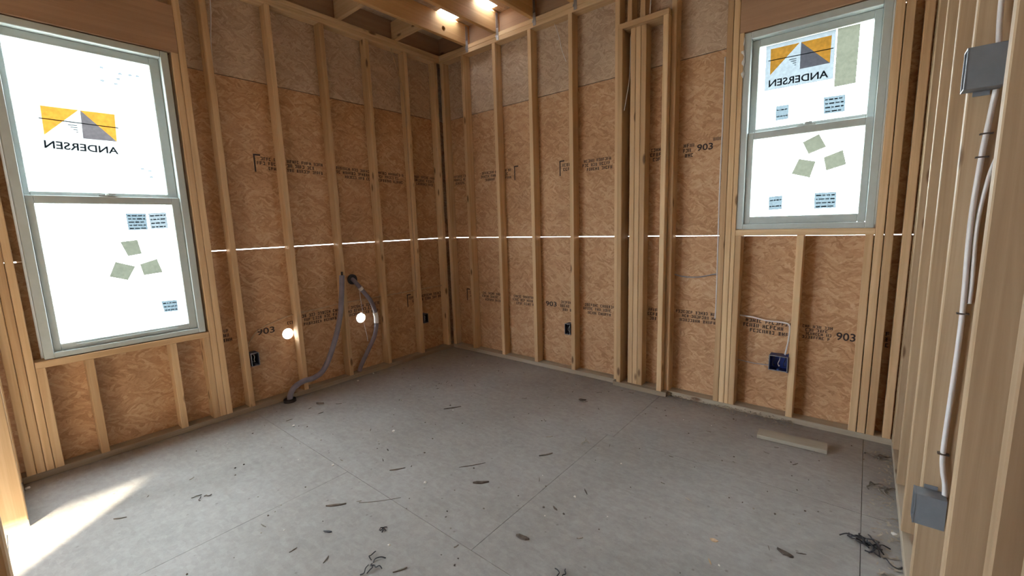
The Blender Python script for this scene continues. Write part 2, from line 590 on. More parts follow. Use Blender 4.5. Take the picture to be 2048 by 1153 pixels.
# deep chase studs with a cross piece and the three-ply post between them
stud(wall_back, 1.979, 2.016, z1=2.700, d0=-0.050, d1=0.085, name='chase_stud')
stud(wall_back, 2.311, 2.348, z1=2.700, d0=-0.050, d1=0.085, name='chase_stud')
stud(wall_back, 1.979, 2.348, 2.700, 2.738, d0=-0.050, d1=0.085, name='chase_cap')
stud(wall_back, 2.350, 2.386)
for a in (2.062, 2.102, 2.142):
    stud(wall_back, a, a + 0.038, z1=2.698, d0=-0.014, d1=0.075, name='post_ply')
stud(wall_back, 2.030, 2.066, z0=2.740, d0=0.0, name='cripple_stud')
stud(wall_back, 2.126, 2.164, z0=2.740, d0=0.0, name='cripple_stud')
stud(wall_back, 1.950, 2.386, 0.0, ZB, d0=-0.050, d1=-0.001, name='bottom_plate', mat='plate')
# around the smaller window
stud(wall_back, 2.703, 2.739)
stud(wall_back, 2.741, 2.776, name='king_stud')
stud(wall_back, 2.778, 2.803, z1=WR['z1'], name='trimmer_stud')
stud(wall_back, 2.805, 2.840, z1=WR['z0'] - 0.038, name='cripple_stud')
stud(wall_back, 3.146, 3.184, z1=WR['z0'] - 0.038, name='cripple_stud')
stud(wall_back, 3.470, 3.508, z1=WR['z0'] - 0.038, name='cripple_stud')
stud(wall_back, 3.512, 3.550, z1=WR['z1'], name='trimmer_stud')
stud(wall_back, 3.554, 3.592, name='king_stud')
stud(wall_back, 3.627, 3.665, name='stud')
stud(wall_back, 2.803, 3.512, WR['z0'] - 0.038, WR['z0'], name='rough_sill')
stud(wall_back, 2.778, 3.552, WR['z1'], WR['z1'] + 0.286, d1=0.038, name='header', mat='beam')
stud(wall_back, 2.778, 3.552, WR['z1'], WR['z1'] + 0.286, d0=0.05, d1=0.088, name='header', mat='beam')
stud(wall_back, 3.146, 3.184, WR['z1'] + 0.286, name='cripple_stud')
stud(wall_back, 4.1, 4.138)
stud(wall_back, 4.50, 4.538)
wcutR = ('box', (WR['u0'] - 0.006, -0.1, WR['z0'] - 0.006), (WR['u1'] + 0.006, 0.3, WR['z1'] + 0.006))
osbB = {}
g = 0.0021
osbB['low_a'] = sheet(wall_back, -0.089, 1.543, -0.10, SEAM - g)
osbB['low_b'] = sheet(wall_back, 1.547, 3.165, -0.10, SEAM - g)
osbB['low_c'] = sheet(wall_back, 3.168, 4.62, -0.10, SEAM - g)
osbB['mid_a'] = sheet(wall_back, -0.089, 1.137, SEAM + g, SEAM2 - 0.003)
osbB['mid_b'] = sheet(wall_back, 1.140, 2.720, SEAM + g, SEAM2 - 0.003)
osbB['mid_c'] = sheet(wall_back, 2.723, 4.62, SEAM + g, SEAM2 - 0.003, [wcutR])
osbB['top_a'] = sheet(wall_back, -0.089, 1.543, SEAM2 + 0.003, 3.25, mat='osb_top')
osbB['top_b'] = sheet(wall_back, 1.547, 4.62, SEAM2 + 0.003, 3.25, [wcutR], 'osb_top')
stud(wall_back, -0.10, 2.74, SEAM2 - 0.05, SEAM2 + 0.05, d0=0.104, d1=0.122, name='seam_light_block', mat='seam_block')  # added light-blocking strip behind the back wall seam

# --- right partition: u = -world y (local y runs to +x)
stud(wall_right, 0.0, 2.75, 0.0, ZB, name='bottom_plate', mat='plate')
stud(wall_right, 0.0, 2.75, ZT, ZT + 0.038, name='top_plate')
stud(wall_right, 0.0, 2.75, ZT + 0.038, ZT + 0.076, name='top_plate')
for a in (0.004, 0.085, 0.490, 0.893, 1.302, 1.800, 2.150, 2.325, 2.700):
    stud(wall_right, a, a + 0.038, mat='lumber_dark')

# --- front partition: u = -world x
stud(wall_front, -0.54, -0.0, 0.0, ZB, name='bottom_plate', mat='plate')
stud(wall_front, -0.54, -0.502, z1=2.08, name='trimmer_stud')
stud(wall_front, -0.500, -0.462, name='king_stud')
stud(wall_front, -0.060, -0.022)
stud(wall_front, -2.456, -2.418, name='king_stud')
stud(wall_front, -2.416, -2.378, z1=2.08, name='trimmer_stud')
stud(wall_front, -2.47, -2.378, 0.0, ZB, name='bottom_plate', mat='plate')
stud(wall_front, -2.416, -0.502, 2.08, 2.32, name='header', mat='beam')
stud(wall_front, -3.76, -0.0, ZT, ZT + 0.038, name='top_plate')
stud(wall_front, -3.76, -0.0, ZT + 0.038, ZT + 0.076, name='top_plate')
for a in (-2.90, -3.05):  # unseen studs, plate and panels added to cut light from behind
    stud(wall_front, a, a + 0.038)
stud(wall_front, -3.05, -2.47, 0.0, ZB, name='bottom_plate', mat='plate')
sheet(wall_front, -3.05, -2.378, 0.0, ZT)  # added panels that block light from the hall and next room
sheet(wall_front, -4.60, -3.76, 0.0, ZT)
sheet(wall_front, -3.76, -3.05, 2.08, ZT)
sheet(wall_front, -2.378, -0.54, 2.08, ZT)
for a in (-1.0, -1.41, -1.82, -2.22):
    stud(wall_front, a, a + 0.038, z0=2.32, name='cripple_stud')

# --- unseen outer wall added to block the sun; its opening shapes the patch
wall_sun_block = structure(empty('wall_sun_block', (4.60, 0, 0), -math.pi / 2), 'unseen outer wall added to block the sun, its high opening shaped for the sun patch')
for a0, a1, b0, b1 in ((-0.10, 2.4, -0.1, 3.25), (2.403, 4.84, -0.1, 3.25), (4.843, 7.42, -0.1, 3.25), (7.42, 8.45, 2.05, 3.25), (7.42, 8.45, -0.1, 1.45), (8.45, 9.5, -0.1, 3.25)):
    sheet(wall_sun_block, a0, a1, b0, b1)
for a in [0.02 + SP * k for k in range(24)]:
    if not 7.3 < a < 8.45:
        stud(wall_sun_block, a, a + 0.038)
stud(wall_sun_block, 0.0, 7.42, 0.0, ZB, name='bottom_plate', mat='plate')
stud(wall_sun_block, 0.0, 9.5, ZT, ZT + 0.076, name='top_plate')

wall_south_block = structure(empty('wall_south_block', (0, -9.40, 0), math.pi), 'unseen far wall of the next room, added to cut light from behind the viewer')  # unseen wall added to close off daylight from the south
for a0, a1, b0, b1 in ((-4.7, -2.3, -0.1, 3.25), (-2.297, 0.1, -0.1, 3.25)):
    sheet(wall_south_block, a0, a1, b0, b1)

# ------------------------------------------------------------------ floor
floor = structure(empty('floor'), 'dusty grey-brown subfloor of large sheets')
def floor_sheet(x0, x1, y0, y1):
    g = 0.0010
    V, F = [], []
    box_vf((x0 + g, y0 + g, -0.022), (x1 - g, y1 - g, 0.0), V, F)
    return link('subfloor_sheet', mesh_from('subfloor_sheet', V, F), floor, MAT['floor'])
for y0, y1, xs in ((-0.83, 0.101, (-0.101, 2.34, 3.545, 4.70)), (-2.05, -0.83, (-0.101, 2.30, 3.545, 4.70)), (-3.27, -2.05, (-0.101, 1.34, 3.545, 4.70)),
                   (-4.49, -3.27, (-0.101, 2.34, 4.70)), (-5.71, -4.49, (-0.101, 1.2, 3.5, 4.70)), (-6.93, -5.71, (-0.101, 2.34, 4.70)),
                   (-8.15, -6.93, (-0.101, 1.2, 3.5, 4.70)), (-9.5, -8.15, (-0.101, 2.34, 4.70))):
    for a, b in zip(xs[:-1], xs[1:]):
        floor_sheet(a, b, y0, y1)
V, F = [], []
box_vf((-0.101, -9.5, -0.28), (4.70, 0.101, -0.024), V, F)
link('floor_framing', mesh_from('floor_framing', V, F), floor, MAT['plate'])
V, F = [], []
box_vf((-40, -40, -0.7), (40, 40, -0.45), V, F)
ground = structure(link('ground', mesh_from('ground', V, F), None, MAT['ground']), 'pale building ground outside the house')

# ------------------------------------------------------------------ ceiling framing
ceiling = structure(empty('ceiling'), 'open ceiling joists with blocking under the deck')
JZ0, JZ1 = 3.041, 3.225
JX = [0.352, 0.738, 1.150, 1.545] + [1.545 + SP * k for k in range(1, 8)]
for k, x in enumerate(JX):
    o = board('joist', (x, -4.6, JZ0), (x + 0.038, 0.05, JZ1), ceiling, 'joist')
    if k == 0:
        cut(o, [('cyl', (0.0, 0.029, 1.997), 0, 0.021)])
    board('joist', (x, -9.4, JZ0), (x + 0.038, -4.61, JZ1), ceiling, 'joist')
for y in (-1.09, -0.535, -1.64, -2.2, -2.75):
    board('blocking', (-0.04, y, JZ0), (0.351, y + 0.038, JZ1 - 0.02), ceiling)
board('rim_board', (-0.089, -9.4, JZ0), (-0.051, 0.05, JZ1), ceiling, 'beam')
board('rim_board', (-0.089, 0.051, JZ0), (4.62, 0.089, JZ1), ceiling, 'beam')
def deck(x0, x1, y0, y1):
    V, F = [], []
    box_vf((x0, y0, JZ1 + 0.001), (x1, y1, JZ1 + 0.019), V, F)
    return link('deck_panel', mesh_from('deck_panel', V, F), ceiling, MAT['osb_top'])
for y0, y1 in ((-2.0, -0.40), (-3.62, -2.003), (-5.24, -3.623), (-6.86, -5.243), (-8.48, -6.863), (-9.5, -8.483)):
    deck(-0.10, 2.30, y0, y1)
    deck(2.303, 4.70, y0, y1)
deck(-0.10, 0.391, -0.397, 0.101)
deck(0.391, 0.460, -0.397, -0.35); deck(0.391, 0.460, -0.13, 0.101)
deck(0.460, 0.778, -0.397, 0.101)
deck(0.778, 0.845, -0.397, -0.27); deck(0.778, 0.845, -0.05, 0.101)
deck(0.845, 4.70, -0.397, 0.101)

def joist_tie(x, y=0.0):
    V, F = [], []
    box_vf((x - 0.014, -0.0035, 2.975), (x + 0.014, -0.001, 3.075), V, F)
    box_vf((x - 0.014, -0.0035, 3.040), (x - 0.011, 0.030, 3.210), V, F)
    box_vf((x - 0.020, -0.006, 3.000), (x - 0.012, -0.0035, 3.020), V, F)
    return link('joist_tie', mesh_from('joist_tie', V, F), ceiling, MAT['steel'])
for x in (0.403, 0.790, 1.202, 1.597):
    joist_tie(x)

# ------------------------------------------------------------------ windows (same local frame as the walls)
def window(name, rot, W, glass_up, glass_lo, label):
    e = structure(empty(name, (0, 0, 0), rot), label)
    u0, u1, z0, z1 = W['u0'] + 0.004, W['u1'] - 0.004, W['z0'] + 0.004, W['z1'] - 0.004
    fwid = 0.040
    def ring(nm, a0, a1, b0, b1, c0, c1, e0, e1, d0, d1, parent, mat='vinyl', bev=0.003):
        # outer rectangle a0..a1 x b0..b1, inner c0..c1 x e0..e1
        return boxes(nm, [((a0, d0, b0), (c0, d1, b1)), ((c1, d0, b0), (a1, d1, b1)),
                          ((c0, d0, b0), (c1, d1, e0)), ((c0, d0, e1), (c1, d1, b1))], parent, mat, bev)
    ring('window_frame', u0, u1, z0, z1, u0 + fwid, u1 - fwid, z0 + 0.032, z1 - fwid, 0.010, 0.100, e)
    ring('nailing_fin', u0 - 0.03, u1 + 0.03, z0 - 0.03, z1 + 0.03, u0 + 0.01, u1 - 0.01, z0 + 0.01, z1 - 0.01, 0.1035, 0.1055, e, 'fin', 0.0)
    a0, a1, b0, b1 = glass_up
    us = ring('upper_sash', u0 + fwid, u1 - fwid, b0 - 0.034, z1 - fwid, a0, a1, b0, b1, 0.062, 0.088, e)
    g1 = boxes('glass_pane', [((a0 - 0.005, 0.073, b0 - 0.005), (a1 + 0.005, 0.077, b1 + 0.005))], e, 'glass')
    c0, c1, d0, d1 = glass_lo
    ls = ring('lower_sash', u0 + fwid, u1 - fwid, z0 + 0.032, d1 + 0.045, c0, c1, d0, d1, 0.030, 0.058, e)
    g2 = boxes('glass_pane', [((c0 - 0.005, 0.042, d0 - 0.005), (c1 + 0.005, 0.046, d1 + 0.005))], e, 'glass')
    um = (u0 + u1) / 2
    V, F = [], []
    zt = d1 + 0.045
    box_vf((um - 0.045, 0.034, zt), (um + 0.045, 0.056, zt + 0.008), V, F)
    cyl_vf((um, 0.045, zt + 0.012), 2, 0.014, 0.012, V, F, 14)
    box_vf((um - 0.004, 0.018, zt + 0.010), (um + 0.030, 0.046, zt + 0.018), V, F)
    link('sash_lock', mesh_from('sash_lock', V, F), ls, MAT['vinyl'])
    # finger rail along the bottom of the lower sash
    boxes('lift_rail', [((c0 + 0.06, 0.020, z0 + 0.050), (c1 - 0.06, 0.0305, z0 + 0.058))], ls, 'vinyl')
    return e, g1, g2

win1, w1u, w1l = window('window_1', math.pi / 2, WL, (-2.968, -2.364, 1.592, 2.384), (-2.960, -2.357, 0.736, 1.524),
                        'tall double-hung window with pale frame on the left wall')
win2, w2u, w2l = window('window_2', 0, WR, (2.881, 3.428, 1.886, 2.377), (2.878, 3.428, 1.334, 1.818),
                        'smaller double-hung window with pale frame on the back wall')

random.seed(3)
tube('plastic_film', [(2.801 + random.uniform(-0.006, 0.006), 0.004 + random.uniform(-0.004, 0.004), 2.44 - 0.022 * k) for k in range(12)],
     lambda t: 0.006 + 0.004 * math.sin(t * 23), 'fin', win2, 7, 0.4, 3)['label'] = 'loose white plastic film along the frame edge'

# ------------------------------------------------------------------ stickers on the glass
def text_vf(body):
    cu = bpy.data.curves.new('lettering', 'FONT')
    cu.body = body
    cu.size = 1.0
    cu.resolution_u = 3
    cu.offset = 0.018
    o = bpy.data.objects.new('lettering', cu)
    COL.objects.link(o)
    dg = bpy.context.evaluated_depsgraph_get()
    dg.update()
    me = bpy.data.meshes.new_from_object(o.evaluated_get(dg))
    vs_ = [(v.co.x, v.co.y) for v in me.vertices]
    fs_ = [tuple(p.vertices) for p in me.polygons]
    bpy.data.objects.remove(o, do_unlink=True)
    x0 = min(v[0] for v in vs_); x1 = max(v[0] for v in vs_)
    y0 = min(v[1] for v in vs_); y1 = max(v[1] for v in vs_)
    return [((x - x0) / (x1 - x0), (y - y0) / (y1 - y0)) for x, y in vs_], fs_

class Flat:
    """flat print: polygons in the (u, z) plane at depth d, several inks"""
    def __init__(self, d):
        self.d, self.V, self.F, self.mi, self.mats = d, [], [], [], []
    def m(self, k):
        if k not in self.mats:
            self.mats.append(k)
        return self.mats.index(k)
    def poly(self, pts, mat, lift=0.0):
        n = len(self.V)
        self.V += [(p[0], self.d - lift, p[1]) for p in pts]
        self.F.append(tuple(range(n, n + len(pts))))
        self.mi.append(self.m(mat))
    def text(self, body, quad, mat, lift=0.0, mirror=False):
        # quad: TL, TR, BR, BL
        tl, tr, br, bl = [Vector(q) for q in quad]
        vs_, fs_ = text_vf(body)
        n = len(self.V)
        for a, b in vs_:
            if mirror:
                a = 1 - a
            p = (bl * (1 - a) + br * a) * (1 - b) + (tl * (1 - a) + tr * a) * b
            self.V.append((p.x, self.d - lift, p.y))
        for f in fs_:
            self.F.append(tuple(n + i for i in f))
            self.mi.append(self.m(mat))
    def build(self, name, parent):
        me = mesh_from(name, self.V, self.F)
        for k in self.mats:
            me.materials.append(MAT[k])
        me.polygons.foreach_set('material_index', self.mi)
        return link(name, me, parent)

def lerp2(a, b, t):
    return (a[0] + (b[0] - a[0]) * t, a[1] + (b[1] - a[1]) * t)

def brand_label(parent, d, film, logo, text, film_mat):
    s = Flat(d)
    s.poly(film, film_mat)
    tl, tr, br, bl = logo
    tm, bm_ = lerp2(tl, tr, 0.49), lerp2(bl, br, 0.49)
    tm2, bm2 = lerp2(tl, tr, 0.515), lerp2(bl, br, 0.515)
    s.poly([tl, tm, bl], 'p_orange', 0.0006)
    s.poly([tm2, br, bm2], 'p_dark', 0.0006)
    s.poly([tm2, tr, br], 'p_orange', 0.0006)
    for t, w in ((0.42, 0.012),):
        a, b = lerp2(tl, bl, t), lerp2(tr, br, t + 0.05)
        s.poly([(a[0] - 0.012, a[1]), (b[0] + 0.012, b[1]), (b[0] + 0.012, b[1] - 0.005), (a[0] - 0.012, a[1] - 0.005)], 'p_text', 0.0012)
    c = lerp2(tm, bm_, 0.55)
    for k in range(4):
        s.poly([(c[0] - 0.05 + 0.010 * k, c[1] - 0.012 * k), (c[0] - 0.012, c[1] - 0.012 * k), (c[0] - 0.012, c[1] - 0.012 * k - 0.004), (c[0] - 0.05 + 0.010 * k, c[1] - 0.012 * k - 0.004)], 'p_blue', 0.0006)
    s.text('ANDERSEN', text, 'p_text', 0.0006, mirror=True)
    o = s.build('brand_label', parent)
    o['label'] = 'mirrored brand label with orange and dark triangles'
    return o

def patch(parent, d, quad, mat, name, label=None, lines=0):
    s = Flat(d)
    s.poly(quad, mat)
    tl, tr, br, bl = quad
    for k in range(lines):
        t = (k + 0.6) / (lines + 0.3)
        a, b = lerp2(tl, bl, t), lerp2(tr, br, t)
        x = 0.08
        while x < 0.85:
            w = random.uniform(0.08, 0.28)
            p, q = lerp2(a, b, x), lerp2(a, b, min(0.93, x + w))
            s.poly([p, q, (q[0], q[1] - 0.007), (p[0], p[1] - 0.007)], 'p_text' if random.random() < 0.35 else 'p_blue' if mat != 'p_blue' else 'p_white', 0.0006)
            x += w + 0.05
    o = s.build(name, parent)
    if label:
        o['label'] = label
    return o

UP, LO = 0.0724, 0.0414
brand_label(w1u, UP, [(-2.90, 2.075), (-2.54, 2.075), (-2.54, 1.80), (-2.90, 1.80)],
            [(-2.868, 2.055), (-2.563, 2.058), (-2.572, 1.900), (-2.872, 1.900)],
            [(-2.878, 1.872), (-2.571, 1.866), (-2.573, 1.826), (-2.880, 1.829)], 'p_white')
s = Flat(UP)
for (a, b) in [(-2.588, 2.319), (-2.508, 2.302), (-2.461, 2.305), (-2.426, 2.307), (-2.534, 2.239), (-2.593, 2.245), (-2.47, 1.748), (-2.434, 1.738), (-2.431, 1.700), (-2.52, 2.27)]:
    s.poly([(a - 0.010, b + 0.006), (a + 0.008, b + 0.007), (a + 0.009, b - 0.006), (a - 0.009, b - 0.007)], 'p_pale')
s.build('tape_specks', w1u)
patch(w1l, LO, [(-2.636, 1.299), (-2.553, 1.308), (-2.542, 1.220), (-2.610, 1.209)], 'p_tan', 'foam_pad')
patch(w1l, LO, [(-2.672, 1.180), (-2.583, 1.144), (-2.628, 1.062), (-2.710, 1.093)], 'p_tan', 'foam_pad')
patch(w1l, LO, [(-2.560, 1.155), (-2.472, 1.182), (-2.452, 1.093), (-2.549, 1.084)], 'p_tan', 'foam_pad')
patch(w1l, LO, [(-2.590, 1.471), (-2.492, 1.471), (-2.494, 1.368), (-2.589, 1.368)], 'p_blue', 'data_label', None, 5)
patch(w1l, LO, [(-2.482, 1.471), (-2.390, 1.478), (-2.390, 1.375), (-2.480, 1.371)], 'p_pale', 'data_label', None, 4)
patch(w1l, LO, [(-2.484, 0.907), (-2.400, 0.904), (-2.401, 0.829), (-2.475, 0.832)], 'p_blue', 'data_label', None, 3)

brand_label(w2u, UP, [(2.914, 2.376), (3.262, 2.376), (3.264, 2.108), (2.915, 2.111)],
            [(2.940, 2.352), (3.243, 2.348), (3.243, 2.199), (2.943, 2.201)],
            [(2.938, 2.172), (3.238, 2.163), (3.240, 2.121), (2.939, 2.130)], 'p_pale')
patch(w2u, UP, [(3.268, 2.376), (3.370, 2.374), (3.369, 2.062), (3.270, 2.060)], 'p_tan', 'foam_strip', 'long tan foam strip on the glass')
patch(w2u, UP, [(2.984, 2.009), (3.053, 2.008), (3.055, 1.922), (2.986, 1.922)], 'p_blue', 'data_label', None, 2)
patch(w2u, UP, [(3.224, 2.014), (3.327, 2.010), (3.331, 1.916), (3.230, 1.918)], 'p_blue', 'data_label', None, 4)
patch(w2l, LO, [(3.139, 1.768), (3.218, 1.805), (3.258, 1.726), (3.173, 1.694)], 'p_tan', 'foam_pad')
patch(w2l, LO, [(3.126, 1.673), (3.212, 1.648), (3.188, 1.555), (3.092, 1.587)], 'p_tan', 'foam_pad')
patch(w2l, LO, [(3.248, 1.667), (3.337, 1.699), (3.358, 1.615), (3.265, 1.588)], 'p_tan', 'foam_pad')
patch(w2l, LO, [(2.978, 1.456), (3.052, 1.460), (3.054, 1.374), (2.980, 1.371)], 'p_blue', 'data_label', None, 2)
patch(w2l, LO, [(3.216, 1.464), (3.322, 1.463), (3.326, 1.370), (3.219, 1.369)], 'p_blue', 'data_label', None, 4)

# ------------------------------------------------------------------ ink stamps on the sheathing
INK_D = D + 0.0003
def glyph(s, u, z, w, h):
    st = w * 0.36
    kind = random.randrange(6)
    def q(a0, a1, b0, b1):
        s.poly([(u + a0, z + b1), (u + a1, z + b1), (u + a1, z + b0), (u + a0, z + b0)], 'ink')
    if kind in (0, 1, 2, 4):
        q(0, st, 0, h)
    if kind in (1, 3, 4):
        q(w - st, w, 0, h)
    if kind in (0, 2, 3, 5):
        q(0, w, h * 0.80, h)
    if kind in (2, 3, 5):
        q(0, w, 0, h * 0.2)
    if kind in (0, 1, 5):
        q(0, w, h * 0.4, h * 0.6)
    if kind == 5:
        q(w * 0.37, w * 0.37 + st, 0, h)

def stamp(parent, u0, u1, z, rows, tilt=0.0, mark=None, bold=None):
    """rows of smudged lettering, too small to read"""
    s = Flat(INK_D)
    n0 = 0
    for dz, h, a, b in rows:
        x = u0 + (u1 - u0) * a
        end = u0 + (u1 - u0) * b
        while x < end:
            for _ in range(random.randint(3, 8)):
                w = h * random.uniform(0.5, 0.72)
                if x + w > end:
                    break
                glyph(s, x, z + dz + tilt * (x - u0), w, h)
                x += w + h * 0.2
            x += h * 0.75
    if mark:
        for mu in mark:
            s.poly([(mu, z + 0.075), (mu + 0.011, z + 0.075), (mu + 0.011, z - 0.055), (mu, z - 0.055)], 'ink')
            s.poly([(mu, z + 0.075), (mu + 0.05, z + 0.075), (mu + 0.05, z + 0.064), (mu, z + 0.064)], 'ink')
    if bold:
        for txt, a, b, zz, h in bold:
            s.text(txt, [(a, zz + h), (b, zz + h), (b, zz), (a, zz)], 'ink')
    return s.build('ink_stamp', parent)

R3 = [(0.034, 0.024, 0.05, 1.0), (0.0, 0.025, 0.0, 0.9), (-0.034, 0.024, 0.15, 0.98)]
R2 = [(0.020, 0.026, 0.0, 1.0), (-0.016, 0.026, 0.1, 0.95)]
stamp(osbL['mid_a'], -1.79, -1.27, 1.835, R3, -0.02, mark=[-1.812])
stamp(osbL['mid_b'], -1.20, -0.45, 1.815, R3, -0.03)
stamp(osbL['mid_b'], -0.36, -0.03, 1.795, R3, -0.03)
stamp(osbL['low_b'], -2.17, -2.09, 0.580, R3)
stamp(osbL['low_b'], -1.70, -0.83, 0.585, R3, 0.0, bold=[('903', -1.93, -1.80, 0.545, 0.05)])
stamp(osbL['low_b'], -0.50, -0.04, 0.585, R2, 0.0, mark=[-0.52])
stamp(osbL['low_a'], -2.72, -2.46, 0.635, R2, 0.0)
stamp(osbL['low_a'], -3.00, -2.93, 0.605, [(0.0, 0.022, 0, 1)], 0.0)
stamp(osbB['mid_a'], 0.02, 0.30, 1.800, R3)
stamp(osbB['mid_a'], 0.43, 0.84, 1.800, R3, mark=[0.865])
stamp(osbB['mid_b'], 1.40, 1.50, 1.790, R2, mark=[1.372])
stamp(osbB['mid_b'], 1.60, 1.88, 1.785, R3)
stamp(osbB['mid_b'], 2.18, 2.31, 1.800, R3)
stamp(osbB['mid_b'], 2.42, 2.50, 1.800, R3, bold=[('903', 2.515, 2.620, 1.800, 0.045)])
stamp(osbB['mid_b'], 2.62, 2.70, 1.855, [(0.0, 0.022, 0, 1)])
stamp(osbB['low_a'], 0.20, 0.31, 0.585, R2, mark=[0.155])
stamp(osbB['low_a'], 0.38, 0.70, 0.585, R3)
stamp(osbB['low_a'], 0.80, 1.10, 0.585, R3)
stamp(osbB['low_a'], 1.36, 1.52, 0.575, R3, bold=[('903', 1.20, 1.32, 0.570, 0.045)])
stamp(osbB['low_b'], 1.60, 1.90, 0.575, R3)
stamp(osbB['low_b'], 2.18, 2.30, 0.590, R3)
stamp(osbB['low_b'], 2.40, 2.70, 0.605, [(0.030, 0.022, 0, 1), (0.0, 0.022, 0.15, 1.0), (-0.032, 0.022, 0.1, 0.95)])
stamp(osbB['low_b'], 2.86, 3.14, 0.590, R3, -0.03)
stamp(osbB['low_c'], 3.20, 3.36, 0.590, [(0.034, 0.018, 0, 1), (0.011, 0.018, 0.1, 1.0), (-0.012, 0.018, 0.1, 0.95), (-0.036, 0.018, 0, 0.95)], bold=[('903', 3.375, 3.468, 0.565, 0.05)])
stamp(osbB['low_c'], 3.60, 3.63, 0.590, R3)

# ------------------------------------------------------------------ electrical boxes
def wire_loops(parent, w, h, d, n=3):
    for k in range(n):
        x = -w / 2 + w * (k + 0.7) / (n + 0.4)
        y = d * 0.35
        tube('wire_loop', [(x, d - 0.004, h * 0.35), (x + 0.004, y, h * 0.2), (x - 0.003, y * 0.7, -h * 0.05), (x + 0.003, y, -h * 0.25), (x, d - 0.006, -h * 0.3)],
             0.0022, ('rubber_and_shade', 'cable', 'wire')[k % 3], parent, n=6, sub=4)

def elec_box(name, label, loc, rz, w, h, d, mat, inner, tabs=1):
    """open-fronted box: local -y is the open face, local x the width"""
    e = tag(empty(name, loc, rz), label, 'electrical box')
    t = 0.003
    boxes('box_shell', [((-w / 2, 0, -h / 2), (-w / 2 + t, d, h / 2)), ((w / 2 - t, 0, -h / 2), (w / 2, d, h / 2)),
                        ((-w / 2 + t, 0, -h / 2), (w / 2 - t, d, -h / 2 + t)), ((-w / 2 + t, 0, h / 2 - t), (w / 2 - t, d, h / 2))], e, mat, 0.0008)
    r_ = 0.0035
    boxes('box_rim', [((-w / 2 - 0.001, -0.003, -h / 2), (-w / 2 + r_, 0, h / 2)), ((w / 2 - r_, -0.003, -h / 2), (w / 2 + 0.001, 0, h / 2)),
                      ((-w / 2 + r_, -0.003, -h / 2 - 0.001), (w / 2 - r_, 0, -h / 2 + r_)), ((-w / 2 + r_, -0.003, h / 2 - r_), (w / 2 - r_, 0, h / 2 + 0.001))], e, 'grey_plastic')
    boxes('box_back', [((-w / 2 + t, d - t, -h / 2 + t), (w / 2 - t, d, h / 2 - t))], e, inner)
    boxes('screw_boss', [((-0.006, 0.002, h / 2 - 0.012), (0.006, 0.030, h / 2 - t))], e, mat)
    boxes('screw_boss', [((-0.006, 0.002, -h / 2 + t), (0.006, 0.030, -h / 2 + 0.012))], e, mat)
    s = tabs
    boxes('nail_tab', [((s * w / 2 - 0.006, d * 0.3, h / 2), (s * w / 2 + 0.0, d * 0.75, h / 2 + 0.012))], e, mat)
    boxes('nail_tab', [((s * w / 2 - 0.006, d * 0.3, -h / 2 - 0.012), (s * w / 2 + 0.0, d * 0.75, -h / 2))], e, mat)
    wire_loops(e, w, h, d)
    return e

elec_box('outlet_box', 'outlet box with shade-darkened shell on the stud beside the tall window', (0.010, -1.995, 0.392), math.pi / 2, 0.054, 0.098, 0.070, 'shaded_plastic', 'rubber_and_shade', -1)  # shell and back coloured dark for the shade inside
elec_box('outlet_box', 'outlet box with shade-darkened shell on the left wall nearest the room corner', (0.010, -0.372, 0.396), math.pi / 2, 0.054, 0.095, 0.070, 'shaded_plastic', 'rubber_and_shade', -1)
elec_box('outlet_box', 'outlet box with shade-darkened shell on the back wall left of the deep chase', (1.496, -0.010, 0.403), 0, 0.054, 0.095, 0.070, 'shaded_plastic', 'rubber_and_shade', 1)
elec_box('double_outlet_box', 'open blue double outlet box below the smaller window', (3.091, -0.010, 0.388), 0, 0.104, 0.098, 0.072, 'blue_plastic', 'blue_plastic', 1)
YB = -1.342
elec_box('switch_box', 'grey switch box high on the right partition stud', (3.657, YB - 0.030, 1.712), -math.pi / 2, 0.056, 0.108, 0.074, 'grey_plastic', 'grey_plastic', -1)
elec_box('outlet_box', 'grey outlet box low on the right partition stud', (3.655, YB - 0.030, 0.402), -math.pi / 2, 0.056, 0.100, 0.070, 'grey_plastic', 'grey_plastic', -1)

# ------------------------------------------------------------------ cables
def cable(label, pts, r=0.0042, mat='cable', name='cable', flat=1.0, staples=(), rz=0.0):
    e = tag(tube(name, pts, r, mat, None, 8, flat), label, 'cable')
    return e

c = cable('white cables stapled down the right partition stud between grey boxes',
          [(3.722, YB - 0.012, 1.655), (3.716, YB - 0.009, 1.56), (3.711, YB - 0.008, 1.478), (3.706, YB - 0.008, 1.29), (3.712, YB - 0.008, 1.03), (3.711, YB - 0.008, 0.82),
           (3.708, YB - 0.008, 0.60), (3.712, YB - 0.009, 0.53), (3.720, YB - 0.011, 0.485), (3.722, YB - 0.02, 0.448)], 0.0065)
for z, x in ((1.541, 3.715), (1.478, 3.712), (1.029, 3.713), (0.582, 3.709)):
    boxes('cable_staple', [((x - 0.013, YB - 0.016, z - 0.002), (x + 0.013, YB - 0.0005, z + 0.002))], c, 'staple')
cable('second cable joining the stapled cable below the switch box',
      [(3.748, YB - 0.006, 1.62), (3.744, YB - 0.007, 1.50), (3.730, YB - 0.007, 1.42), (3.720, YB - 0.007, 1.29), (3.724, YB - 0.007, 1.12), (3.724, YB - 0.006, 1.06)], 0.005)
cable('white cable dropping into the top of the switch box', [(3.708, YB - 0.02, 2.95), (3.712, YB - 0.02, 2.3), (3.710, YB - 0.02, 1.9), (3.714, YB - 0.03, 1.765)], 0.006)
cable('white cable down the left wall stud nearest the corner',
      [(-0.025, -0.560, 3.0), (-0.02, -0.553, 2.93), (-0.018, -0.470, 2.66), (-0.02, -0.448, 2.50), (-0.022, -0.4465, 1.8), (-0.025, -0.4465, 1.1), (-0.03, -0.4465, 0.62)], 0.0042, 'cable_tan')
